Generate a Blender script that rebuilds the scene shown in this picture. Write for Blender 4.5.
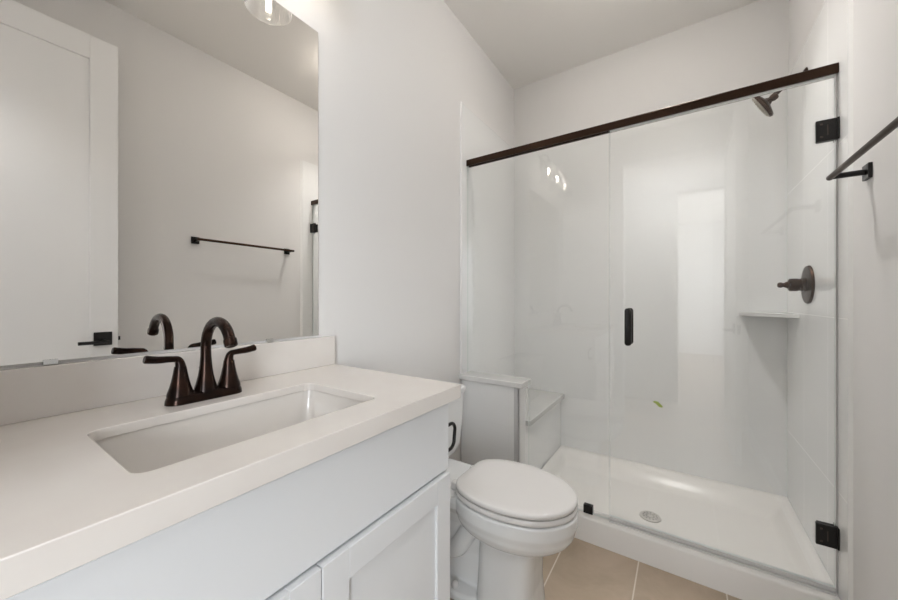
import bpy, bmesh, math, random
from mathutils import Vector, Matrix

random.seed(4)
C = bpy.context.scene
for o in list(bpy.data.objects):
    bpy.data.objects.remove(o)

# ------------------------------------------------------------------ camera, light, exposure
CAM = (1.0679, 0.0, 1.1335)
cam_d = bpy.data.cameras.new('camera')
cam_d.lens = 36.0 * 345.85 / 898.0
cam_d.sensor_width = 36.0
cam_d.clip_start = 0.02
cam = bpy.data.objects.new('camera', cam_d)
C.collection.objects.link(cam)
cam.location = CAM
cam.rotation_euler = (math.radians(90), 0, 0.5921)
C.camera = cam

w = bpy.data.worlds.new('world')
C.world = w
w.use_nodes = True
w.node_tree.nodes['Background'].inputs[0].default_value = (0.80, 0.90, 1.0, 1)
w.node_tree.nodes['Background'].inputs[1].default_value = 1.0

C.view_settings.view_transform = 'Standard'
C.view_settings.look = 'None'
C.view_settings.gamma = 1.0
C.view_settings.use_curve_mapping = False
C.view_settings.exposure = 1.18

BULB_POWER = 60.0
DOME_FILL = 13.0
SHOWER_FILL = 26.0
BULB_COLOR = (1.0, 0.90, 0.80)


def area(name, loc, rot, sx, sy, power, color):
    d = bpy.data.lights.new(name, 'AREA')
    d.shape = 'RECTANGLE'
    d.size = sx
    d.size_y = sy
    d.energy = power
    d.color = color
    o = bpy.data.objects.new(name, d)
    C.collection.objects.link(o)
    o.location = loc
    o.rotation_euler = rot
    return o


# the bright room beyond the hall (its side window) and an added, unseen fill lamp under the hall ceiling outside the doorway
area('window_daylight', (3.28, -3.3, 1.45), (0, math.radians(90), 0), 2.0, 2.2, 105.0, (0.90, 0.95, 1.0))
area('hall_fill_light', (0.90, -0.60, 2.745), (math.radians(24), 0, 0), 1.1, 0.25, 11.0, (0.93, 0.96, 1.0))

W, D, H = 1.531, 2.4835, 2.7513       # room width, far wall, ceiling
YN = -0.25                             # the wall with the doorway


# ------------------------------------------------------------------ materials
def mat(name, color, rough=0.5, metal=0.0, spec=0.5, coat=0.0, noise=None, bump=None):
    """noise = (scale, second colour, amount); bump = (scale, strength, distance)"""
    m = bpy.data.materials.new(name)
    m.use_nodes = True
    nt = m.node_tree
    b = nt.nodes['Principled BSDF']
    b.inputs['Base Color'].default_value = (*color, 1)
    b.inputs['Roughness'].default_value = rough
    b.inputs['Metallic'].default_value = metal
    b.inputs['Specular IOR Level'].default_value = spec
    b.inputs['Coat Weight'].default_value = coat
    tc = nt.nodes.new('ShaderNodeTexCoord')
    if noise:
        n = nt.nodes.new('ShaderNodeTexNoise')
        n.inputs['Scale'].default_value = noise[0]
        n.inputs['Detail'].default_value = 5
        nt.links.new(tc.outputs['Object'], n.inputs['Vector'])
        r = nt.nodes.new('ShaderNodeValToRGB')
        r.color_ramp.elements[0].position = 0.5 - noise[2]
        r.color_ramp.elements[1].position = 0.5 + noise[2]
        r.color_ramp.elements[0].color = (*color, 1)
        r.color_ramp.elements[1].color = (*noise[1], 1)
        nt.links.new(n.outputs['Fac'], r.inputs['Fac'])
        nt.links.new(r.outputs['Color'], b.inputs['Base Color'])
    if bump:
        n = nt.nodes.new('ShaderNodeTexNoise')
        n.inputs['Scale'].default_value = bump[0]
        n.inputs['Detail'].default_value = 3
        nt.links.new(tc.outputs['Object'], n.inputs['Vector'])
        bp = nt.nodes.new('ShaderNodeBump')
        bp.inputs['Strength'].default_value = bump[1]
        bp.inputs['Distance'].default_value = bump[2]
        nt.links.new(n.outputs['Fac'], bp.inputs['Height'])
        nt.links.new(bp.outputs['Normal'], b.inputs['Normal'])
    return m


def tile_mat(name, tile, grout, axes, pitch, offset, width, rough, vary=None, bond=0.0):
    """rectangular tiles: axes = two of 'X','Y','Z'; a light line of grout where either coordinate meets the grid"""
    m = mat(name, tile, rough)
    nt = m.node_tree
    b = nt.nodes['Principled BSDF']
    g = nt.nodes.new('ShaderNodeNewGeometry')
    sp = nt.nodes.new('ShaderNodeSeparateXYZ')
    nt.links.new(g.outputs['Position'], sp.inputs[0])

    def M(op, a, c=None, clamp=False):
        n = nt.nodes.new('ShaderNodeMath')
        n.operation = op
        n.use_clamp = clamp
        for i, v in enumerate((a, c)):
            if v is None:
                continue
            if isinstance(v, (int, float)):
                n.inputs[i].default_value = v
            else:
                nt.links.new(v, n.inputs[i])
        return n.outputs[0]
    u = M('DIVIDE', M('SUBTRACT', sp.outputs[axes[0]], offset[0]), pitch[0])
    v = M('DIVIDE', M('SUBTRACT', sp.outputs[axes[1]], offset[1]), pitch[1])
    if bond:
        v = M('ADD', v, M('MULTIPLY', M('FLOOR', u), bond))
    lines = []
    for k, q in ((0, u), (1, v)):
        fr = M('FRACT', q)
        dist = M('MULTIPLY', M('MINIMUM', fr, M('SUBTRACT', 1.0, fr)), pitch[k])
        lines.append(M('LESS_THAN', dist, width / 2))
    line = M('MAXIMUM', lines[0], lines[1])
    base = None
    if vary:
        n = nt.nodes.new('ShaderNodeTexNoise')
        n.inputs['Scale'].default_value = vary[0]
        n.inputs['Detail'].default_value = 8
        n.inputs['Roughness'].default_value = 0.6
        n.inputs['Distortion'].default_value = 0.6
        nt.links.new(g.outputs['Position'], n.inputs['Vector'])
        r = nt.nodes.new('ShaderNodeValToRGB')
        r.color_ramp.elements[0].position = 0.35
        r.color_ramp.elements[1].position = 0.66
        r.color_ramp.elements[0].color = (*tile, 1)
        r.color_ramp.elements[1].color = (*vary[1], 1)
        nt.links.new(n.outputs['Fac'], r.inputs['Fac'])
        base = r.outputs['Color']
    mx = nt.nodes.new('ShaderNodeMix')
    mx.data_type = 'RGBA'
    nt.links.new(line, mx.inputs['Factor'])
    mx.inputs['A'].default_value = (*tile, 1)
    if base:
        nt.links.new(base, mx.inputs['A'])
    mx.inputs['B'].default_value = (*grout, 1)
    nt.links.new(mx.outputs['Result'], b.inputs['Base Color'])
    mr = nt.nodes.new('ShaderNodeMapRange')
    nt.links.new(line, mr.inputs['Value'])
    mr.inputs['To Min'].default_value = rough
    mr.inputs['To Max'].default_value = 0.6
    nt.links.new(mr.outputs[0], b.inputs['Roughness'])
    bp = nt.nodes.new('ShaderNodeBump')
    bp.inputs['Strength'].default_value = 0.2
    bp.inputs['Distance'].default_value = 0.002
    bp.invert = True
    nt.links.new(line, bp.inputs['Height'])
    nt.links.new(bp.outputs['Normal'], b.inputs['Normal'])
    return m


def glass_mat(name, tint, strength=1.0, rough=0.0):
    """clear sheet glass: lets light straight through, reflects by angle (Schlick)"""
    m = bpy.data.materials.new(name)
    m.use_nodes = True
    nt = m.node_tree
    nt.nodes.clear()
    out = nt.nodes.new('ShaderNodeOutputMaterial')
    tr = nt.nodes.new('ShaderNodeBsdfTransparent')
    tr.inputs[0].default_value = (*tint, 1)
    gl = nt.nodes.new('ShaderNodeBsdfGlossy')
    gl.inputs['Roughness'].default_value = rough
    gl.inputs['Color'].default_value = (1, 1, 1, 1)
    lw = nt.nodes.new('ShaderNodeLayerWeight')
    lw.inputs['Blend'].default_value = 0.5
    p = nt.nodes.new('ShaderNodeMath')
    p.operation = 'POWER'
    nt.links.new(lw.outputs['Facing'], p.inputs[0])
    p.inputs[1].default_value = 5.0
    ml = nt.nodes.new('ShaderNodeMath')
    ml.operation = 'MULTIPLY_ADD'
    nt.links.new(p.outputs[0], ml.inputs[0])
    ml.inputs[1].default_value = 0.95 * strength
    ml.inputs[2].default_value = 0.043 * strength
    ml.use_clamp = True
    mx = nt.nodes.new('ShaderNodeMixShader')
    nt.links.new(ml.outputs[0], mx.inputs[0])
    nt.links.new(tr.outputs[0], mx.inputs[1])
    nt.links.new(gl.outputs[0], mx.inputs[2])
    nt.links.new(mx.outputs[0], out.inputs[0])
    return m


def emit_mat(name, color, strength):
    m = bpy.data.materials.new(name)
    m.use_nodes = True
    b = m.node_tree.nodes['Principled BSDF']
    b.inputs['Base Color'].default_value = (*color, 1)
    b.inputs['Emission Color'].default_value = (*color, 1)
    b.inputs['Emission Strength'].default_value = strength
    return m


M_WALL = mat('wall_paint', (0.785, 0.775, 0.765), 0.75, bump=(170, 0.10, 0.002))
M_CEIL = mat('ceiling_paint', (0.90, 0.88, 0.85), 0.85, bump=(120, 0.12, 0.003))
M_TRIM = mat('trim_paint', (0.82, 0.82, 0.81), 0.35)
M_DOOR = mat('door_paint', (0.90, 0.90, 0.895), 0.28)
M_CAB = mat('cabinet_paint', (0.76, 0.775, 0.79), 0.38)
M_QUARTZ = mat('white_quartz', (0.775, 0.74, 0.70), 0.16, noise=(14, (0.75, 0.705, 0.665), 0.25))
M_BASIN = mat('basin_china', (0.77, 0.735, 0.695), 0.08, coat=0.3)
M_CERAMIC = mat('white_china', (0.82, 0.83, 0.83), 0.07, coat=0.3)
M_SEAT = mat('white_seat_plastic', (0.76, 0.745, 0.73), 0.14)
M_BRONZE = mat('oil_rubbed_bronze', (0.034, 0.015, 0.009), 0.24, metal=0.75, noise=(30, (0.010, 0.006, 0.005), 0.15))
M_BLACK = mat('black_metal', (0.012, 0.011, 0.011), 0.30, metal=0.3)
M_DBRONZE = mat('dark_bronze_rail', (0.045, 0.025, 0.016), 0.36, metal=0.85)
M_MIRROR = mat('mirror_silver', (0.92, 0.905, 0.88), 0.0, metal=1.0)
M_CHROME = mat('chrome', (0.75, 0.75, 0.74), 0.15, metal=1.0)
M_GLASS = glass_mat('clear_glass', (0.994, 0.998, 0.996))
M_GEDGE = mat('glass_edge', (0.76, 0.81, 0.785), 0.12)
M_SHADE = glass_mat('shade_glass', (0.93, 0.93, 0.925), 2.6, 0.04)
nt_ = M_SHADE.node_tree
out_ = next(n for n in nt_.nodes if n.type == 'OUTPUT_MATERIAL')
mix_ = out_.inputs[0].links[0].from_node
df_ = nt_.nodes.new('ShaderNodeBsdfTranslucent')
df_.inputs[0].default_value = (0.95, 0.95, 0.95, 1)
lw_ = nt_.nodes.new('ShaderNodeLayerWeight')
lw_.inputs['Blend'].default_value = 0.35
ml_ = nt_.nodes.new('ShaderNodeMath')
ml_.operation = 'MULTIPLY_ADD'
nt_.links.new(lw_.outputs['Facing'], ml_.inputs[0])
ml_.inputs[1].default_value = 0.22
ml_.inputs[2].default_value = 0.03
ms_ = nt_.nodes.new('ShaderNodeMixShader')
nt_.links.new(ml_.outputs[0], ms_.inputs[0])
nt_.links.new(mix_.outputs[0], ms_.inputs[1])
nt_.links.new(df_.outputs[0], ms_.inputs[2])
nt_.links.new(ms_.outputs[0], out_.inputs[0])
M_BULB = emit_mat('lit_bulb', BULB_COLOR, BULB_POWER)
M_PAN = mat('white_acrylic', (0.86, 0.84, 0.81), 0.22)
M_SLAB = mat('bench_slab', (0.62, 0.62, 0.60), 0.15)
M_SEAL = mat('clear_vinyl_seal', (0.72, 0.71, 0.70), 0.3)
M_NOZZLE = mat('nozzle_face', (0.42, 0.39, 0.33), 0.4)
M_GREEN = mat('green_tape', (0.42, 0.52, 0.12), 0.6)
M_FLOOR = tile_mat('floor_tile', (0.52, 0.415, 0.315), (0.74, 0.68, 0.60), ('X', 'Y'), (0.2985, 0.61), (0.018, 1.13), 0.005, 0.38,
                   vary=(5.0, (0.42, 0.335, 0.245)), bond=0.0)
TW, TG = (0.88, 0.885, 0.88), (0.81, 0.81, 0.80)
M_TILE_X = tile_mat('shower_tile_side', TW, TG, ('Y', 'Z'), (0.305, 0.61), (D, 0.46), 0.002, 0.07)
M_TILE_Y = tile_mat('shower_tile_far', TW, TG, ('X', 'Z'), (0.305, 0.61), (0.0, 0.46), 0.002, 0.07)
M_WOODFLOOR = mat('wood_floor', (0.34, 0.27, 0.21), 0.35, noise=(4, (0.28, 0.22, 0.17), 0.2))


# ------------------------------------------------------------------ mesh helpers
def bx(bm, x0, x1, y0, y1, z0, z1, mi=0):
    vs = [bm.verts.new(p) for p in ((x0, y0, z0), (x1, y0, z0), (x1, y1, z0), (x0, y1, z0),
                                    (x0, y0, z1), (x1, y0, z1), (x1, y1, z1), (x0, y1, z1))]
    for f in ((3, 2, 1, 0), (4, 5, 6, 7), (0, 1, 5, 4), (1, 2, 6, 5), (2, 3, 7, 6), (3, 0, 4, 7)):
        fc = bm.faces.new([vs[i] for i in f])
        fc.material_index = mi
    return vs


def loft(bm, rings, cap0=True, cap1=True, closed=True):
    R = [[bm.verts.new(p) for p in r] for r in rings]
    n = len(R[0])
    for a, b in zip(R, R[1:]):
        for i in range(n if closed else n - 1):
            j = (i + 1) % n
            bm.faces.new((a[i], a[j], b[j], b[i]))
    if cap0:
        bm.faces.new(list(reversed(R[0])))
    if cap1:
        bm.faces.new(R[-1])
    return R


def basis(axis):
    axis = Vector(axis).normalized()
    t = Vector((0, 0, 1)) if abs(axis.z) < 0.9 else Vector((1, 0, 0))
    a = t.cross(axis).normalized()
    return a, axis.cross(a).normalized(), axis


def lathe(bm, prof, o=(0, 0, 0), axis=(0, 0, 1), seg=32, cap0=True, cap1=True):
    """prof = list of (radius, distance along axis)"""
    a, b, ax = basis(axis)
    o = Vector(o)
    rings = []
    for r, h in prof:
        rings.append([o + ax * h + a * (r * math.cos(2 * math.pi * k / seg)) + b * (r * math.sin(2 * math.pi * k / seg)) for k in range(seg)])
    return loft(bm, rings, cap0, cap1)


def smooth_path(pts, n=8):
    P = [Vector(p) for p in pts]
    out = []
    for i in range(len(P) - 1):
        p0, p1, p2, p3 = P[max(i - 1, 0)], P[i], P[i + 1], P[min(i + 2, len(P) - 1)]
        for k in range(n):
            t = k / n
            out.append(0.5 * ((2 * p1) + (p2 - p0) * t + (2 * p0 - 5 * p1 + 4 * p2 - p3) * t * t + (3 * p1 - p0 - 3 * p2 + p3) * t ** 3))
    out.append(P[-1])
    return out


def tube(bm, pts, rad, seg=16, sy=1.0):
    """pts list of Vectors; rad a number or list; sy flattens across"""
    P = [Vector(p) for p in pts]
    if not isinstance(rad, (list, tuple)):
        rad = [rad] * len(P)
    rings = []
    prev = None
    for i, p in enumerate(P):
        t = (P[min(i + 1, len(P) - 1)] - P[max(i - 1, 0)]).normalized()
        if prev is None:
            a, b, _ = basis(t)
        else:
            a = (prev - t * prev.dot(t)).normalized()
            b = t.cross(a)
        prev = a
        rings.append([p + a * (rad[i] * math.cos(2 * math.pi * k / seg)) + b * (rad[i] * sy * math.sin(2 * math.pi * k / seg)) for k in range(seg)])
    return loft(bm, rings)


def rrect(cx, cy, hx, hy, r, z, n=8):
    pts = []
    for sx, sy, a0 in ((1, 1, 0), (-1, 1, 90), (-1, -1, 180), (1, -1, 270)):
        for k in range(n + 1):
            a = math.radians(a0 + 90 * k / n)
            pts.append(Vector((cx + sx * (hx - r) + r * math.cos(a), cy + sy * (hy - r) + r * math.sin(a), z)))
    return pts


def obj(name, bm, m, parent=None, bevel=0, smooth=None, seg=2):
    bmesh.ops.recalc_face_normals(bm, faces=bm.faces)
    me = bpy.data.meshes.new(name)
    bm.to_mesh(me)
    bm.free()
    for q in (m if isinstance(m, (list, tuple)) else [m]):
        me.materials.append(q)
    o = bpy.data.objects.new(name, me)
    C.collection.objects.link(o)
    if parent:
        o.parent = parent
        o.matrix_parent_inverse = parent.matrix_world.inverted() if parent.type != 'EMPTY' else Matrix.Translation(-parent.location)
    if bevel:
        md = o.modifiers.new('bevel', 'BEVEL')
        md.width = bevel
        md.segments = seg
        md.limit_method = 'ANGLE'
        md.angle_limit = math.radians(40)
        smooth = smooth or 40
    if smooth:
        me.set_sharp_from_angle(angle=math.radians(smooth))
        for p in me.polygons:
            p.use_smooth = True
    return o


def NB():
    return bmesh.new()


def box(name, x0, x1, y0, y1, z0, z1, m, parent=None, bevel=0, seg=2):
    bm = NB()
    bx(bm, x0, x1, y0, y1, z0, z1)
    return obj(name, bm, m, parent, bevel, seg=seg)


def tag(o, label, cat, group=None):
    o['label'] = label
    o['category'] = cat
    if group:
        o['group'] = group
    return o


def thing(name, loc, label, cat, group=None):
    o = bpy.data.objects.new(name, None)
    o.empty_display_size = 0.05
    C.collection.objects.link(o)
    o.location = loc
    return tag(o, label, cat, group)


def struct(o):
    o['kind'] = 'structure'
    return o


# ------------------------------------------------------------------ room shell
struct(box('floor', -0.1, W + 0.1, YN - 0.1, D + 0.1, -0.1, 0, M_FLOOR))
struct(box('ceiling', -0.1, W + 0.1, YN - 0.1, D + 0.1, H, H + 0.1, M_CEIL))
struct(box('wall_left', -0.1, 0, YN - 0.1, D + 0.1, 0, H, M_WALL))
struct(box('wall_right', W, W + 0.1, YN - 0.1, D + 0.1, 0, H, M_WALL))
struct(box('wall_far', 0, W, D, D + 0.1, 0, H, M_WALL))
DX0, DX1, DZ = 0.59, 1.385, 2.46       # doorway
bm = NB()
bx(bm, 0, DX0, YN - 0.1, YN, 0, H)
bx(bm, DX1, W, YN - 0.1, YN, 0, H)
bx(bm, DX0, DX1, YN - 0.1, YN, DZ, H)
struct(obj('wall_near', bm, M_WALL))
bm = NB()
for y0, y1 in ((YN, YN + 0.016), (YN - 0.116, YN - 0.1)):
    bx(bm, DX0 - 0.07, DX0, y0, y1, 0, DZ + 0.07)
    bx(bm, DX1, DX1 + 0.07, y0, y1, 0, DZ + 0.07)
    bx(bm, DX0, DX1, y0, y1, DZ, DZ + 0.07)
struct(obj('trim_1', bm, M_TRIM, bevel=0.003))

# tiled shower walls (thin tile skins on the walls)
YT, YTR, TT = 1.7125, 1.683, 2.2809
TK = 0.007
struct(box('wall_shower_left', 0, TK, YT, D, 0, TT, M_TILE_X, bevel=0.002))
struct(box('wall_shower_right', W - TK, W, YTR, D, 0, TT, M_TILE_X, bevel=0.002))
struct(box('wall_shower_far', TK, W - TK, D - TK, D, 0, TT, M_TILE_Y))
# bullnose strip that ends the tile
struct(box('trim_2', 0, 0.014, YT - 0.014, YT, 0.705, TT + 0.002, mat('tile_edge', (0.92, 0.92, 0.91), 0.15), bevel=0.002))
bm = NB()
loft(bm, [[Vector((W, YTR - 0.016, z)), Vector((W - TK, YTR - 0.001, z)), Vector((W - TK, YTR - 0.0002, z)), Vector((W, YTR - 0.0002, z))] for z in (0.0, TT)])
struct(obj('trim_3', bm, bpy.data.materials['tile_edge']))

# baseboards
struct(box('baseboard_left', 0, 0.014, 0.815, 1.702, 0, 0.10, M_TRIM, bevel=0.003))
struct(box('baseboard_right', W - 0.014, W, YN + 0.02, YTR - 0.013, 0, 0.10, M_TRIM, bevel=0.003))

# half wall at the end of the shower
PX = 0.358
bm = NB()
bx(bm, TK + 0.001, PX, 1.704, 1.808, 0, 0.674)
struct(obj('wall_half', bm, M_TILE_Y, bevel=0.002))
bm = NB()
bx(bm, PX - 0.022, PX + 0.004, 1.700, 1.704, 0.0, 0.674)
bx(bm, PX, PX + 0.004, 1.700, 1.722, 0.0, 0.674)
struct(obj('trim_4', bm, mat('edge_profile', (0.62, 0.62, 0.62), 0.25), bevel=0.001))
cap = struct(box('trim_5', 0, 0.385, 1.688, 1.822, 0.674, 0.704, mat('cap_stone', (0.80, 0.80, 0.79), 0.12), bevel=0.005, seg=3))

# ------------------------------------------------------------------ room outside the doorway
HY, OY = -0.98, -5.40                  # hall's far wall, far wall of the bright room beyond
struct(box('floor_outer', -1.2, 3.4, OY, YN - 0.1, -0.1, 0, M_WOODFLOOR))
struct(box('ceiling_outer', -1.2, 3.4, OY, YN - 0.1, H, H + 0.1, M_CEIL))
struct(box('wall_outer_left', -1.3, -1.2, OY, YN - 0.1, 0, H, M_WALL))
struct(box('wall_outer_right', 3.4, 3.5, OY, YN - 0.1, 0, H, M_WALL))
struct(box('wall_outer_far', -1.3, 3.5, OY - 0.1, OY, 0, H, M_WALL))
struct(box('wall_outer_near_left', -1.2, -0.1, YN - 0.1, YN - 0.05, 0, H, M_WALL))
struct(box('wall_outer_near_right', W + 0.1, 3.4, YN - 0.1, YN - 0.05, 0, H, M_WALL))
bm = NB()
bx(bm, -1.2, 1.035, HY - 0.1, HY, 0, H)
bx(bm, 1.90, 3.4, HY - 0.1, HY, 0, H)
bx(bm, 1.035, 1.90, HY - 0.1, HY, 2.30, H)
struct(obj('wall_hall', bm, M_WALL))


def shaker(bm, x, x_in, y0, y1, z0, z1, stile, rail, rec, thick, axis='x', mi=0, rail_b=None):
    """a shaker panel whose face looks along x_in (+1/-1) at coordinate x; recess depth rec"""
    rb = rail_b or rail
    xb = x - x_in * thick
    xr = x - x_in * rec

    def B(a, b, u0, u1, v0, v1):
        a, b = min(a, b), max(a, b)
        if axis == 'x':
            bx(bm, a, b, u0, u1, v0, v1)
        else:
            bx(bm, u0, u1, a, b, v0, v1)
    B(x, xb, y0, y0 + stile, z0, z1)
    B(x, xb, y1 - stile, y1, z0, z1)
    B(x, xb, y0 + stile, y1 - stile, z1 - rail, z1)
    B(x, xb, y0 + stile, y1 - stile, z0, z0 + rb)
    B(xr, xb + x_in * rec, y0 + stile, y1 - stile, z0 + rb, z1 - rail)


bm = NB()
bx(bm, 0.965, 1.035, HY, HY + 0.016, 0, 2.37)
bx(bm, 1.90, 1.97, HY, HY + 0.016, 0, 2.37)
bx(bm, 1.035, 1.90, HY, HY + 0.016, 2.30, 2.37)
struct(obj('trim_6', bm, M_TRIM, bevel=0.003))

# ------------------------------------------------------------------ bathroom door, open against the right wall
bm = NB()
shaker(bm, 1.370, -1, -0.245, 0.531, 0.012, 2.445, 0.103, 0.118, 0.008, 0.035, rail_b=0.22)
door = struct(obj('door_1', bm, M_DOOR, bevel=0.0015))
bm = NB()
bx(bm, 1.362, 1.370, 0.440, 0.507, 0.905, 0.972)
lathe(bm, [(0.011, 0), (0.011, 0.045)], (1.364, 0.474, 0.925), (-1, 0, 0), 16)
bx(bm, 1.310, 1.322, 0.378, 0.488, 0.917, 0.933)
obj('door_handle', bm, M_BLACK, door, bevel=0.0015)
bm = NB()
bx(bm, 1.378, 1.397, 0.531, 0.533, 0.90, 0.965)
bx(bm, 1.382, 1.393, 0.533, 0.542, 0.925, 0.945)
obj('latch', bm, M_BLACK, door)

# ------------------------------------------------------------------ vanity
VY0, VY1 = -0.03, 0.802
van = thing('vanity_cabinet', (0.26, 0.385, 0), 'white shaker vanity cabinet with two doors under the quartz counter', 'cabinet')
bm = NB()
t = 0.018
bx(bm, 0.002, 0.518, VY0, VY0 + t, 0.0, 0.862)
bx(bm, 0.002, 0.518, VY1 - t, VY1, 0.0, 0.862)
bx(bm, 0.002, 0.46, VY0 + t, VY1 - t, 0.0, 0.09)
bx(bm, 0.002, 0.518, VY0 + t, VY1 - t, 0.09, 0.108)
bx(bm, 0.002, 0.014, VY0 + t, VY1 - t, 0.108, 0.862)
bx(bm, 0.500, 0.518, VY0 + t, VY1 - t, 0.63, 0.862)
bx(bm, 0.500, 0.518, 0.364, 0.406, 0.108, 0.63)
obj('body', bm, M_CAB, van, bevel=0.001)
obj('drawer_front', (lambda b: (bx(b, 0.5182, 0.5300, VY0 + 0.003, VY1 - 0.004, 0.6665, 0.8465), b)[1])(NB()), M_CAB, van, bevel=0.0015)
for y0, y1 in ((VY0 + 0.004, 0.3805), (0.3830, VY1 - 0.0125)):
    bm = NB()
    shaker(bm, 0.541, 1, y0, y1, 0.10, 0.660, 0.060, 0.060, 0.008, 0.0195)
    obj('door', bm, M_CAB, van, bevel=0.0012)

# countertop with the sink cut-out
ct = thing('countertop', (0.28, 0.38, 0.862), 'off-white quartz countertop with backsplash on the vanity', 'countertop')
CY0, CY1 = -0.06, 0.815
SX, SY, SHX, SHY, SR = 0.330, 0.370, 0.136, 0.222, 0.022


def slab_with_hole():
    """2 cm slab with the sink opening, thickened to 3.8 cm by a mitred edge all round"""
    bm = NB()
    outer = [(0, CY0), (0.56, CY0), (0.56, CY1), (0, CY1)]
    inner = [(0.02, CY0 + 0.02), (0.54, CY0 + 0.02), (0.54, CY1 - 0.02), (0.02, CY1 - 0.02)]

    def V(pts, z):
        return [bm.verts.new((x, y, z)) for x, y in pts]

    def edges(v):
        return [bm.edges.new((v[k], v[(k + 1) % len(v)])) for k in range(len(v))]

    def wall(A, B):
        for k in range(len(A)):
            j = (k + 1) % len(A)
            bm.faces.new((A[k], A[j], B[j], B[k]))
    hole = [(p.x, p.y) for p in rrect(SX, SY, SHX, SHY, SR, 0)]
    ot, ht = V(outer, 0.900), V(hole, 0.900)
    bmesh.ops.triangle_fill(bm, use_beauty=True, edges=edges(ot) + edges(ht))
    ib, hb = V(inner, 0.880), V(hole, 0.880)
    bmesh.ops.triangle_fill(bm, use_beauty=True, edges=edges(ib) + edges(hb))
    ob, il = V(outer, 0.862), V(inner, 0.862)
    wall(ot, ob)
    wall(ob, il)
    wall(il, ib)
    wall(ht, hb)
    return bm


obj('slab', slab_with_hole(), M_QUARTZ, ct, bevel=0.0015)
box('backsplash', 0.0, 0.02, CY0, CY1, 0.9, 1.002, M_QUARTZ, ct, bevel=0.0015)

# undermount sink
sink = thing('sink', (SX, SY, 0.72), 'white rectangular undermount basin below the bronze faucet', 'sink')
bm = NB()
rings = []
for dz, g, r in ((0.0, 0.020, 0.03), (0.0, 0.004, 0.026), (-0.02, 0.002, 0.026), (-0.07, -0.004, 0.032), (-0.105, -0.016, 0.05),
                 (-0.122, -0.030, 0.055), (-0.131, -0.05, 0.05), (-0.135, -0.075, 0.04)):
    rings.append(rrect(SX, SY, SHX + g, SHY + g, r, 0.8795 + dz))
R = loft(bm, rings, cap0=False, cap1=False)
low = rrect(SX, SY, 0.030, 0.030, 0.0299, 0.8795 - 0.138)
Lv = [bm.verts.new(p) for p in low]
n = len(Lv)
for i in range(n):
    bm.faces.new((R[-1][i], R[-1][(i + 1) % n], Lv[(i + 1) % n], Lv[i]))
bm.faces.new(Lv)
# outer shell
rings2 = [rrect(SX, SY, SHX + 0.020, SHY + 0.020, 0.05, 0.8795), rrect(SX, SY, SHX + 0.020, SHY + 0.020, 0.05, 0.868),
          rrect(SX, SY, SHX + 0.010, SHY + 0.010, 0.05, 0.78), rrect(SX, SY, SHX - 0.02, SHY - 0.02, 0.05, 0.733)]
loft(bm, rings2, cap0=False, cap1=True)
obj('basin', bm, M_BASIN, sink, smooth=50)
bm = NB()
lathe(bm, [(0.022, 0), (0.022, 0.003), (0.018, 0.005), (0.014, 0.003), (0.0, 0.003)], (SX, SY, 0.7418), seg=28, cap1=False)
obj('drain', bm, M_BRONZE, sink, smooth=30)

# faucet
FX, FY = 0.1235, 0.362
fau = thing('faucet', (FX, FY, 0.9), 'oil-rubbed bronze two-handle faucet with high arc spout behind the sink', 'faucet')
bm = NB()
rings = []
for z, hx, hy in ((0.0, 0.0262, 0.0795), (0.009, 0.0257, 0.0785), (0.013, 0.0245, 0.077), (0.018, 0.0225, 0.0748), (0.021, 0.0175, 0.069)):
    rings.append(rrect(FX, FY, hx, hy, hx * 0.99, 0.9 + z, 10))
loft(bm, rings)
obj('base_plate', bm, M_BRONZE, fau, smooth=35)
cone = [(0.0255, 0.0), (0.0245, 0.006), (0.0205, 0.018), (0.0170, 0.032), (0.0140, 0.048), (0.0115, 0.064)]
bm = NB()
lathe(bm, [(0.0245, 0.0), (0.0235, 0.006), (0.0195, 0.020), (0.0158, 0.036), (0.0130, 0.056), (0.0114, 0.078)], (FX, FY, 0.918), seg=28, cap1=False)
RC, ZC = 0.063, 1.021
pts = [(FX, FY, 0.918 + 0.07), (FX, FY, 1.005)]
for k in range(0, 19):
    a = math.radians(180 - 157 * k / 18)
    pts.append((FX + RC + RC * math.cos(a), FY, ZC + RC * math.sin(a)))
rad = [0.0116, 0.0110] + [0.0108 + 0.0006 * k / 18 for k in range(19)]
tube(bm, pts, rad, 20)
e = Vector(pts[-1])
d = (Vector(pts[-1]) - Vector(pts[-2])).normalized()
lathe(bm, [(0.0112, -0.004), (0.0130, -0.001), (0.0134, 0.004), (0.0128, 0.013), (0.0105, 0.015), (0.0, 0.012)], e, d, 24, cap1=False)
obj('spout', bm, M_BRONZE, fau, smooth=40)
for s in (-1, 1):
    y = FY + s * 0.0508
    bm = NB()
    lathe(bm, cone, (FX, y, 0.918), seg=28, cap1=False)
    p = smooth_path([(FX, y, 0.970), (FX, y, 0.986), (FX, y + s * 0.005, 0.9985), (FX, y + s * 0.020, 1.0015), (FX, y + s * 0.042, 1.003), (FX, y + s * 0.064, 1.007)], 6)
    k = len(p)
    r = [0.0118 + (0.0068 - 0.0118) * min(1, i / (k * 0.5)) for i in range(k)]
    r = [q if i < k * 0.5 else 0.0068 + 0.0022 * (i / k - 0.5) / 0.5 for i, q in enumerate(r)]
    r[-1] = 0.0075
    tube(bm, p, r, 16)
    obj('handle', bm, M_BRONZE, fau, smooth=40)
bm = NB()
lathe(bm, [(0.003, 0), (0.003, 0.045), (0.006, 0.047), (0.007, 0.053), (0.004, 0.058)], (FX - 0.020, FY, 0.918), seg=14)
obj('lift_rod', bm, M_BRONZE, fau, smooth=40)

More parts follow.
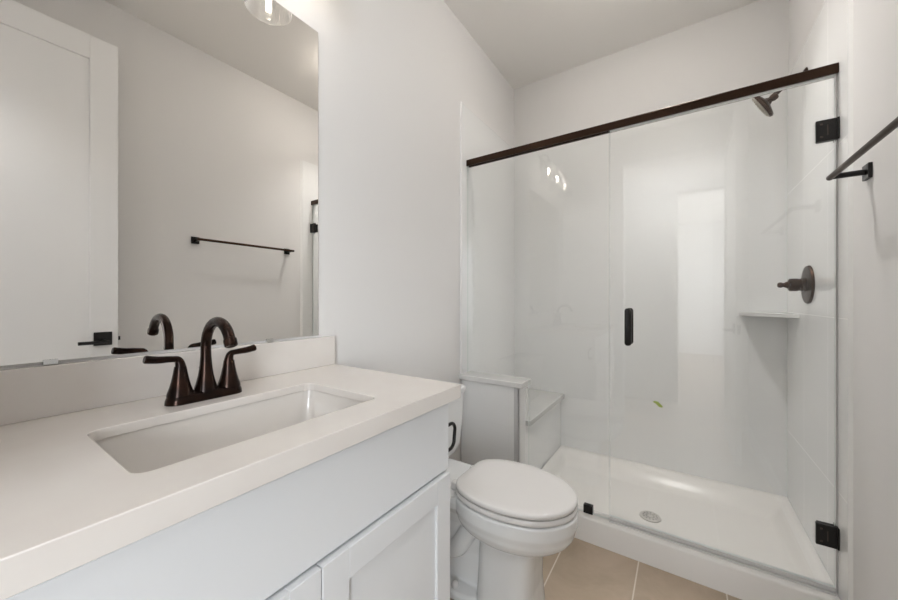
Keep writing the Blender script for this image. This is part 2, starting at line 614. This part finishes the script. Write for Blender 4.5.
# mirror
mir = thing('wall_mirror', (0.004, 0.37, 1.01), 'large frameless mirror on the wall above the backsplash', 'mirror')
box('mirror_glass', 0.0006, 0.006, -0.035, 0.7533, 1.0095, 2.0755, M_MIRROR, mir)
for y in (0.131, 0.581):
    bm = NB()
    bx(bm, 0.0003, 0.0095, y - 0.010, y + 0.010, 1.0035, 1.0092)
    bx(bm, 0.0068, 0.0095, y - 0.010, y + 0.010, 1.0092, 1.0130)
    obj('clip', bm, M_CHROME, mir)

# vanity light above the mirror
vl = thing('vanity_light', (0.0, 0.40, 2.33), 'three-bulb vanity light with clear glass shades above the mirror', 'light fixture')
LX = 0.13
LZ = 2.14
box('backplate', 0.0, 0.022, 0.30, 0.50, 2.31, 2.42, M_BRONZE, vl, bevel=0.004)
bm = NB()
tube(bm, [(0.05, 0.14, 2.365), (0.05, 0.66, 2.365)], 0.009, 14)
tube(bm, [(0.02, 0.40, 2.365), (0.05, 0.40, 2.365)], 0.012, 14)
obj('crossbar', bm, M_BRONZE, vl, smooth=40)
for y in (0.645, 0.40, 0.155):
    bm = NB()
    tube(bm, smooth_path([(0.05, y, 2.365), (0.09, y, 2.375), (0.124, y, 2.355), (LX, y, 2.32)], 5), 0.006, 12)
    lathe(bm, [(0.012, 0.0), (0.022, -0.008), (0.024, -0.045), (0.020, -0.05)], (LX, y, 2.325), seg=24)
    obj('lamp_arm', bm, M_BRONZE, vl, smooth=40)
    bm = NB()
    op = [(0.026, 2.283), (0.040, 2.278), (0.053, 2.262), (0.060, 2.235), (0.0635, 2.20), (0.067, 2.165), (0.071, LZ)]
    prof = op + [(0.0735, LZ - 0.001), (0.0735, LZ + 0.003)] + [(r - 0.0025, z) for r, z in reversed(op[:-1])]
    lathe(bm, prof, (LX, y, 0), seg=40, cap0=False, cap1=False)
    sh = obj('lamp_shade', bm, M_SHADE, vl, smooth=40)
    bm = NB()
    lathe(bm, [(0.010, 0.0), (0.013, -0.012), (0.020, -0.030), (0.0235, -0.050), (0.021, -0.070), (0.013, -0.083), (0.003, -0.088)], (LX, y, 2.277), seg=24)
    bl = obj('bulb', bm, M_GLASS, vl, smooth=60)
    bm = NB()
    lathe(bm, [(0.002, 0.0), (0.0075, -0.004), (0.0085, -0.030), (0.0075, -0.045), (0.002, -0.050)], (LX, y, 2.252), seg=16)
    obj('filament', bm, M_BULB, bl, smooth=60)

# added fill light: an unseen dome on the ceiling that evens out the room
CLX, CLY = 0.84, 1.62
cl = thing('fill_dome', (CLX, CLY, H), 'added out-of-view fill light shaped as a small white dome on the bathroom ceiling', 'light fixture')
bm = NB()
lathe(bm, [(0.085, -0.0005), (0.085, -0.014), (0.070, -0.016)], (CLX, CLY, H), seg=48, cap1=False)
obj('rim', bm, M_TRIM, cl, smooth=40)
bm = NB()
lathe(bm, [(0.075, -0.014), (0.088, -0.035), (0.088, -0.055), (0.072, -0.082), (0.045, -0.096), (0.0, -0.102)], (CLX, CLY, H), seg=48, cap1=False)
obj('diffuser', bm, emit_mat('fill_diffuser', (1.0, 0.93, 0.85), DOME_FILL), cl, smooth=60)

# second added fill, out of view: a downlight and spot brightening the shower
RX, RY = 1.06, 1.84
rd = thing('fill_downlight', (RX, RY, H), 'added out-of-view fill light shaped as a round downlight in the ceiling over the shower', 'light fixture')
bm = NB()
lathe(bm, [(0.088, -0.0005), (0.088, -0.004), (0.070, -0.008), (0.066, -0.0005)], (RX, RY, H), seg=48, cap0=False, cap1=False)
obj('rim', bm, M_TRIM, rd, smooth=40)
bm = NB()
lathe(bm, [(0.066, -0.0012), (0.0, -0.0016)], (RX, RY, H), seg=48, cap0=False, cap1=False)
obj('lens', bm, emit_mat('fill_lens', (1.0, 0.97, 0.94), 8.0), rd)
sl = bpy.data.lights.new('fill_beam', 'SPOT')
sl.energy = SHOWER_FILL
sl.color = (1.0, 0.975, 0.95)
sl.spot_size = math.radians(100)
sl.spot_blend = 1.0
sl.shadow_soft_size = 0.06
slo = bpy.data.objects.new('fill_beam', sl)
C.collection.objects.link(slo)
slo.location = (RX, RY, H - 0.012)

# ------------------------------------------------------------------ toilet
TY = 1.21
plan_pts = [(0.346, 0.000), (0.346, 0.060), (0.350, 0.094), (0.367, 0.124), (0.396, 0.147), (0.44, 0.166), (0.50, 0.1775), (0.56, 0.178), (0.62, 0.168),
            (0.68, 0.146), (0.725, 0.112), (0.758, 0.068), (0.772, 0.030), (0.775, 0.000)]
hp = smooth_path([(x, y, 0) for x, y in plan_pts], 5)
plan = [(p.x, p.y) for p in hp] + [(p.x, -p.y) for p in reversed(hp[1:-1])]


def ring(sx, sy, z, shift=0.0, cx=0.53, grow=0.0):
    out = []
    for x, y in plan:
        out.append(Vector((cx + (x - cx) * sx + shift + grow * (1 if x > cx else -1) * min(1, abs(x - cx) / 0.2), TY + y * sy + grow * (1 if y > 0 else (-1 if y < 0 else 0)) * min(1, abs(y) / 0.1), z)))
    return out


toi = thing('toilet', (0.35, TY, 0), 'white two-piece elongated toilet between the vanity and the half wall', 'toilet')
bm = NB()
loft(bm, [ring(0.99, 1.0, 0.403), ring(1.0, 1.01, 0.398), ring(1.0, 1.01, 0.360), ring(0.985, 0.99, 0.348), ring(0.975, 0.975, 0.340)] + [ring(0.30 + 0.675 * math.sqrt(max(0, 1 - q * q)) ** 0.9, 0.30 + 0.675 * math.sqrt(max(0, 1 - q * q)) ** 0.9, 0.342 - 0.082 * q) for q in (0.2, 0.4, 0.55, 0.68, 0.78, 0.86, 0.92, 0.97, 0.995)])
# pedestal
def sup(x0, x1, hw, z, n=3.2, k=40):
    cx, hx = (x0 + x1) / 2, (x1 - x0) / 2
    return [Vector((cx + hx * math.copysign(abs(math.cos(a)) ** (2 / n), math.cos(a)), TY + hw * math.copysign(abs(math.sin(a)) ** (2 / n), math.sin(a)), z))
            for a in [2 * math.pi * i / k for i in range(k)]]
loft(bm, [sup(0.425, 0.646, 0.118, 0.0, 4), sup(0.425, 0.644, 0.116, 0.02, 4), sup(0.43, 0.638, 0.110, 0.10, 4), sup(0.432, 0.640, 0.106, 0.18, 4), sup(0.435, 0.645, 0.104, 0.25, 4), sup(0.44, 0.64, 0.10, 0.30, 4)])
# rear column, foot and the deck that carries the tank
loft(bm, [sup(0.06, 0.46, 0.118, 0.0, 5), sup(0.06, 0.46, 0.118, 0.022, 5), sup(0.07, 0.46, 0.108, 0.032, 5), sup(0.10, 0.46, 0.062, 0.040, 4),
          sup(0.10, 0.46, 0.058, 0.16, 4), sup(0.09, 0.46, 0.070, 0.26, 4), sup(0.06, 0.44, 0.105, 0.32, 4), sup(0.03, 0.43, 0.135, 0.355, 5), sup(0.03, 0.42, 0.14, 0.380, 6), sup(0.035, 0.41, 0.135, 0.395, 6)])
for s in (-1, 1):
    tube(bm, smooth_path([(0.44, TY + s * 0.058, 0.33), (0.39, TY + s * 0.060, 0.25), (0.335, TY + s * 0.058, 0.165), (0.275, TY + s * 0.055, 0.145), (0.215, TY + s * 0.052, 0.19), (0.18, TY + s * 0.05, 0.26), (0.16, TY + s * 0.045, 0.32)], 6), 0.036, 18)
bo = obj('bowl', bm, M_CERAMIC, toi)
rm = bo.modifiers.new('remesh', 'REMESH')
rm.mode = 'VOXEL'
rm.voxel_size = 0.0036
rm.use_smooth_shade = True
sm = bo.modifiers.new('smooth', 'SMOOTH')
sm.iterations = 6
sm.factor = 0.5


def lid_mesh(z0, z1, s, dome):
    bm = NB()
    rr = [ring(s - 0.012, s - 0.02, z0), ring(s, s, z0 + 0.004), ring(s, s, z1 - 0.006), ring(s - 0.008, s - 0.012, z1 - 0.0015), ring(s - 0.03, s - 0.05, z1 + dome * 0.3)]
    for q in (0.8, 0.55, 0.3, 0.08):
        rr.append(ring(s * q, s * q, z1 + dome * (1 - q * q * 0.8)))
    loft(bm, rr)
    return bm


bm = NB()
zs = 0.407
outer = [ring(0.985, 0.98, zs), ring(0.995, 0.995, zs + 0.004), ring(0.995, 0.995, zs + 0.012), ring(0.98, 0.975, zs + 0.018), ring(0.7, 0.6, zs + 0.018), ring(0.68, 0.58, zs + 0.010), ring(0.7, 0.6, zs)]
R = loft(bm, outer, cap0=False, cap1=False)
n = len(R[0])
for i in range(n):
    bm.faces.new((R[-1][i], R[-1][(i + 1) % n], R[0][(i + 1) % n], R[0][i]))
obj('seat', bm, M_SEAT, toi, smooth=50)
obj('lid', lid_mesh(0.4285, 0.446, 0.99, 0.004), M_SEAT, toi, smooth=50)
for s in (-1, 1):
    bm = NB()
    bx(bm, 0.318, 0.356, TY + s * 0.070 - 0.013, TY + s * 0.070 + 0.013, 0.394, 0.424)
    obj('seat_hinge', bm, M_SEAT, toi, bevel=0.005)
# tank
bm = NB()
rings = []
for z, x1, hy, r in ((0.401, 0.150, 0.150, 0.05), (0.404, 0.170, 0.172, 0.05), (0.425, 0.190, 0.192, 0.05), (0.47, 0.203, 0.205, 0.045), (0.58, 0.209, 0.211, 0.04), (0.700, 0.213, 0.215, 0.04)):
    rings.append(rrect((0.018 + x1) / 2, TY, (x1 - 0.018) / 2, hy, r, z))
loft(bm, rings)
obj('tank', bm, M_CERAMIC, toi, smooth=40)
bm = NB()
loft(bm, [rrect(0.116, TY, 0.102, 0.217, 0.04, 0.7005), rrect(0.116, TY, 0.104, 0.219, 0.040, 0.705), rrect(0.116, TY, 0.104, 0.219, 0.040, 0.722), rrect(0.116, TY, 0.098, 0.213, 0.04, 0.727)])
obj('tank_lid', bm, M_CERAMIC, toi, smooth=40)
for s in (-1, 1):
    bm = NB()
    lathe(bm, [(0.014, 0.0), (0.014, 0.012), (0.011, 0.020), (0.004, 0.024)], (0.345, TY + s * 0.092, 0.030), seg=20)
    obj('bolt_cap', bm, M_SEAT, toi, smooth=60)
bm = NB()
lathe(bm, [(0.012, 0.0), (0.012, 0.010), (0.007, 0.014)], (0.2095, TY - 0.15, 0.66), (1, 0, 0), 20)
tube(bm, [(0.222, TY - 0.15, 0.66), (0.226, TY - 0.12, 0.658), (0.226, TY - 0.085, 0.652)], 0.006, 12)
obj('flush_lever', bm, M_CHROME, toi, smooth=50)

# loop holder on the side of the vanity
bm = NB()
zc, yy0, yy1 = 0.7305, 0.8005, 0.876
XH = 0.500
path = [(XH, yy0, zc + 0.036), (XH, yy1 - 0.022, zc + 0.036)]
for k in range(1, 7):
    a = math.radians(90 - 15 * k)
    path.append((XH, yy1 - 0.022 + 0.022 * math.cos(a), zc + 0.014 + 0.022 * math.sin(a)))
path += [(XH, yy1 - 0.004, zc - 0.014)]
for k in range(1, 7):
    a = math.radians(-15 * k)
    path.append((XH, yy1 - 0.026 + 0.022 * math.cos(a), zc - 0.016 + 0.022 * math.sin(a)))
path.append((XH, yy0, zc - 0.038))
tube(bm, path, 0.0052, 12)
for z in (zc + 0.036, zc - 0.038):
    lathe(bm, [(0.011, 0), (0.011, 0.004), (0.006, 0.006)], (XH, yy0 - 0.0002, z), (0, 1, 0), 18)
tag(obj('paper_holder', bm, M_BLACK, smooth=50), 'small black loop-shaped toilet paper holder on side of the vanity', 'toilet paper holder')

# ------------------------------------------------------------------ towel bar on the right wall
tb = thing('towel_bar', (W, 1.24, 1.515), 'dark bronze towel bar on square posts on the right wall', 'towel bar')
bm = NB()
tube(bm, [(1.452, 0.915, 1.515), (1.452, 1.562, 1.515)], 0.0082, 18)
obj('rod', bm, M_DBRONZE, tb, smooth=50)
for y in (0.930, 1.549):
    bm = NB()
    bx(bm, W - 0.009, W - 0.0002, y - 0.022, y + 0.022, 1.493, 1.537)
    tube(bm, [(W - 0.009, y, 1.515), (1.452, y, 1.515)], 0.0085, 16)
    obj('post', bm, M_BLACK, tb, bevel=0.001)

# ------------------------------------------------------------------ shower pan
pan = thing('shower_pan', (0.95, 2.09, 0), 'white shower pan with raised curb below the glass', 'shower pan')
bm = NB()
X0, X1, Y0, Y1 = PX + 0.0045, W - TK - 0.001, 1.704, D - TK - 0.001


def sst(a, b, v):
    q = max(0.0, min(1.0, (v - a) / (b - a)))
    return q * q * (3 - 2 * q)


def ph(x, y):
    CT, FL, BK = 0.098, 0.045, 0.108
    f = CT + (FL - CT) * sst(1.805, 1.880, y)
    b = BK + (FL - BK) * sst(0.025, 0.16, Y1 - y)
    r = BK + (FL - BK) * sst(0.02, 0.09, X1 - x)
    l = BK + (FL - BK) * sst(0.02, 0.07, x - X0)
    z = max(f, min(BK, max(b, r, l)) if y > 1.80 else f)
    dr = math.hypot(x - 0.936, y - 2.02)
    return z - 0.010 * (1 - min(1, dr / 0.5)) * (1 - sst(FL, CT, z))


nx, ny = 84, 66
ys = [Y0 + 0.0235, Y0 + 0.0250, Y0 + 0.0275, Y0 + 0.031, Y0 + 0.036] + [Y0 + 0.036 + (Y1 - Y0 - 0.036) * j / ny for j in range(1, ny + 1)]
drop = [0.009, 0.0055, 0.0026, 0.0008, 0.0]
V = []
for j, y in enumerate(ys):
    V.append([bm.verts.new((X0 + (X1 - X0) * i / nx, y, ph(X0 + (X1 - X0) * i / nx, y) - (drop[j] if j < 5 else 0))) for i in range(nx + 1)])
for j in range(len(ys) - 1):
    for i in range(nx):
        bm.faces.new((V[j][i], V[j][i + 1], V[j + 1][i + 1], V[j + 1][i]))
B = [[bm.verts.new((v.co.x, Y0, 0.0)) for v in V[0]], [bm.verts.new((v.co.x, v.co.y, 0.0)) for v in V[-1]]]
for i in range(nx):
    bm.faces.new((B[0][i], B[0][i + 1], V[0][i + 1], V[0][i]))
    bm.faces.new((B[1][i + 1], B[1][i], V[-1][i], V[-1][i + 1]))
bm.faces.new([B[0][0]] + [r[0] for r in V] + [B[1][0]])
bm.faces.new([B[1][-1]] + [r[-1] for r in reversed(V)] + [B[0][-1]])
bm.faces.new((B[0][0], B[1][0], B[1][-1], B[0][-1])) if False else None
obj('basin', bm, M_PAN, pan, smooth=50)
bm = NB()
zd = ph(0.936, 2.02)
lathe(bm, [(0.048, 0.0), (0.048, 0.004), (0.044, 0.006), (0.040, 0.005), (0.0, 0.005)], (0.936, 2.02, zd + 0.0015), seg=36, cap1=False)
dr = obj('drain', bm, mat('drain_cover', (0.66, 0.64, 0.61), 0.3, metal=0.2), pan, smooth=30)
bm = NB()
for k in range(12):
    a = 2 * math.pi * k / 12
    for rr_, s in ((0.030, 0.004), (0.017, 0.003)):
        lathe(bm, [(s, 0), (s, 0.0006)], (0.936 + rr_ * math.cos(a), 2.02 + rr_ * math.sin(a), zd + 0.0066), seg=8)
obj('drain_holes', bm, mat('drain_shadow', (0.30, 0.29, 0.28), 0.5), dr)

# bench at the left end of the shower
be = thing('shower_bench', (0.19, 2.15, 0), 'tiled shower bench with grey slab seat behind the half wall', 'bench')
box('base', TK + 0.001, PX, 1.8085, D - TK - 0.001, 0, 0.444, M_TILE_X, be)
box('seat_slab', TK + 0.001, 0.384, 1.8085, D - TK - 0.001, 0.444, 0.474, M_SLAB, be, bevel=0.003)

# corner shelf
bm = NB()
xs, ysf = W - TK - 0.001, D - TK - 0.001
pr_ = [(xs, ysf)]
for k in range(0, 13):
    a = k / 12
    bul = 0.018 * math.sin(math.pi * a)
    pr_.append((xs - 0.195 * a - bul * 0.7 * 1, ysf - 0.235 * (1 - a) - bul * 0.7))
loft(bm, [[Vector((x, y, z)) for x, y in pr_] for z in (1.048, 1.068)])
tag(obj('corner_shelf', bm, mat('shelf_stone', (0.76, 0.76, 0.75), 0.15), bevel=0.002), 'white corner shelf in the far right corner of the shower', 'shelf')

# shower valve
sv = thing('shower_valve', (W - TK, 2.106, 1.2), 'dark bronze round shower valve with knob handle on the tiled wall', 'shower valve')
VX = W - TK - 0.0002
bm = NB()
lathe(bm, [(0.083, 0.0), (0.083, 0.004), (0.080, 0.009), (0.060, 0.012), (0.0, 0.013)], (VX, 2.106, 1.2), (-1, 0, 0), 44, cap1=False)
obj('escutcheon', bm, M_DBRONZE, sv, smooth=40)
bm = NB()
lathe(bm, [(0.029, 0.010), (0.029, 0.024), (0.026, 0.026), (0.026, 0.034), (0.028, 0.036), (0.028, 0.060), (0.024, 0.064), (0.016, 0.067), (0.011, 0.076), (0.009, 0.081), (0.012, 0.087), (0.012, 0.093), (0.009, 0.099), (0.003, 0.101)], (VX, 2.106, 1.2), (-1, 0, 0), 28)
tube(bm, [(VX - 0.055, 2.106, 1.2), (VX - 0.058, 2.085, 1.2), (VX - 0.060, 2.062, 1.199)], [0.008, 0.0065, 0.006], 12)
obj('handle', bm, M_DBRONZE, sv, smooth=40)

# shower head
shd = thing('shower_fixture', (W - TK, 2.149, 2.124), 'dark bronze shower head on bent arm above the valve', 'shower head')
bm = NB()
lathe(bm, [(0.034, 0.0), (0.034, 0.003), (0.027, 0.009), (0.012, 0.013), (0.010, 0.013)], (VX, 2.149, 2.124), (-1, 0, 0), 28)
obj('escutcheon', bm, M_DBRONZE, shd, smooth=40)
bm = NB()
tube(bm, smooth_path([(VX, 2.149, 2.124), (1.488, 2.149, 2.122), (1.463, 2.149, 2.112), (1.440, 2.149, 2.092), (1.426, 2.149, 2.078)], 5), 0.0105, 16)
obj('arm', bm, M_DBRONZE, shd, smooth=50)
ax = Vector((-0.84, 0.24, -0.49)).normalized()
hc = Vector((1.385, 2.149, 2.042))
bm = NB()
lathe(bm, [(0.011, -0.052), (0.016, -0.046), (0.016, -0.034), (0.012, -0.026), (0.020, -0.014), (0.050, -0.006), (0.062, -0.002), (0.066, 0.004), (0.064, 0.012), (0.060, 0.013)], hc, ax, 40)
hd = obj('head', bm, M_DBRONZE, shd, smooth=40)
bm = NB()
lathe(bm, [(0.060, 0.0132), (0.058, 0.0155), (0.0, 0.0165)], hc, ax, 40, cap0=True, cap1=False)
a_, b_, _ = basis(ax)
for rr_, q in ((0.05, 22), (0.036, 16), (0.022, 10), (0.010, 5)):
    for k in range(q):
        an = 2 * math.pi * k / q
        lathe(bm, [(0.0026, 0), (0.0016, 0.003)], hc + ax * 0.0158 + a_ * rr_ * math.cos(an) + b_ * rr_ * math.sin(an), ax, 6)
obj('nozzle_face', bm, M_NOZZLE, hd, smooth=40)

# ------------------------------------------------------------------ shower glass
GY0, GY1 = 1.771, 1.781
hr = thing('header_rail', (0.77, 1.776, 1.93), 'dark bronze header rail across the top of the shower glass', 'rail')
bm = NB()
RZ0, RZ1 = 1.929, 1.9655
prof = [(1.760, RZ0), (1.760, RZ1 - 0.004), (1.764, RZ1), (1.792, RZ1), (1.796, RZ1 - 0.004), (1.796, RZ0), (1.788, RZ0), (1.788, RZ0 + 0.012), (1.768, RZ0 + 0.012), (1.768, RZ0)]
loft(bm, [[Vector((x, y, z)) for y, z in prof] for x in (TK + 0.0005, W - TK - 0.0005)])
obj('channel', bm, M_DBRONZE, hr, bevel=0.0008)
bm = NB()
bx(bm, 0.788, W - TK - 0.003, 1.7685, 1.7875, RZ0 - 0.002, RZ0 + 0.011)
obj('seal', bm, M_SEAL, hr)

fp = thing('fixed_glass_panel', (0.39, 1.776, 0.098), 'fixed clear glass panel notched over the half wall', 'glass panel')
bm = NB()
poly = [(0.3885, 0.1), (0.784, 0.1), (0.784, 1.939), (TK + 0.001, 1.939), (TK + 0.001, 0.705), (0.3885, 0.705)]
R = loft(bm, [[Vector((x, y, z)) for x, z in poly] for y in (GY0, GY1)])
for f in bm.faces:
    if len(f.verts) == 4:
        f.material_index = 1
obj('pane', bm, [M_GLASS, M_GEDGE], fp)
box('clamp', 0.670, 0.713, 1.764, 1.788, 0.0985, 0.138, M_BLACK, fp, bevel=0.002)
bm = NB()
bx(bm, 0.389, 0.669, 1.768, 1.784, 0.0982, 0.0998)
obj('sealant', bm, M_SEAL, fp)

gd = thing('glass_door', (1.15, 1.776, 0.12), 'clear frameless glass shower door with black handle', 'shower door')
bm = NB()
bx(bm, 0.788, 1.517, GY0, GY1, 0.119, 1.9265)
for f in bm.faces:
    if abs(f.normal.y) < 0.5:
        f.material_index = 1
bm.normal_update()
for f in bm.faces:
    f.material_index = 0 if abs(f.normal.y) > 0.5 else 1
obj('pane', bm, [M_GLASS, M_GEDGE], gd)
for zc in (1.734, 0.300):
    bm = NB()
    bx(bm, 1.466, 1.520, 1.757, 1.7705, zc - 0.0375, zc + 0.0375)
    bx(bm, 1.474, 1.520, 1.7815, 1.793, zc - 0.0325, zc + 0.0325)
    bx(bm, 1.518, 1.5235, 1.752, 1.797, zc - 0.0375, zc + 0.0375)
    h_ = obj('hinge', bm, M_BLACK, gd, bevel=0.0015)
    bm = NB()
    for dz in (-0.022, 0.022):
        lathe(bm, [(0.004, 0), (0.0035, 0.0015)], (1.480, 1.7571, zc + dz), (0, -1, 0), 12)
    bx(bm, 1.494, 1.497, 1.7560, 1.7572, zc - 0.018, zc + 0.018)
    obj('screws', bm, mat('hinge_screw', (0.10, 0.08, 0.07), 0.35, metal=0.8) if zc > 1 else bpy.data.materials['hinge_screw'], h_)
# pull handle: capsule grips on both faces with through bolts
for s in (-1, 1):
    bm = NB()
    yc = 1.776 + s * 0.036
    pts = [(0.8675, yc, 0.933), (0.8675, yc, 0.936)] + [(0.8675, yc, 0.945 + 0.015 * k) for k in range(10)] + [(0.8675, yc, 1.094), (0.8675, yc, 1.099)]
    pts = [(0.8675, yc, 0.928), (0.8675, yc, 0.931), (0.8675, yc, 0.938), (0.8675, yc, 1.086), (0.8675, yc, 1.093), (0.8675, yc, 1.096)]
    tube(bm, pts, [0.006, 0.011, 0.0145, 0.0145, 0.011, 0.006], 20)
    for z in (0.965, 1.06):
        lathe(bm, [(0.007, 0), (0.007, 0.034)], (0.8675, 1.776 + s * 0.0052, z), (0, s, 0), 14)
    obj('handle', bm, M_BLACK, gd, smooth=60)
bm = NB()
bx(bm, 0.788, 1.517, 1.767, 1.785, 0.1050, 0.1188)
obj('bottom_sweep', bm, M_SEAL, gd)
box('threshold_strip', 0.786, W - TK - 0.001, 1.757, 1.795, 0.0982, 0.1025, M_SEAL, bevel=0.001)
tag(bpy.data.objects['threshold_strip'], 'thin grey threshold strip on the curb under the glass door', 'threshold')
bm = NB()
bx(bm, W - TK - 0.0040, W - TK - 0.0006, 1.7725, 1.7795, 0.104, 1.926)
obj('side_seal', bm, M_SEAL, gd)
# scrap of green tape stuck to the far tile
bm = NB()
q = [(-0.028, 0.008), (-0.016, 0.016), (0.002, 0.013), (0.026, -0.012), (0.022, -0.019), (0.006, -0.017), (-0.012, 0.001)]
loft(bm, [[Vector((0.947 + x, y, 0.496 + z)) for x, z in q] for y in (D - TK - 0.0003, D - TK - 0.0018)])
tag(obj('tape_scrap', bm, M_GREEN), 'tiny green scrap of tape stuck low on the far shower wall', 'tape')
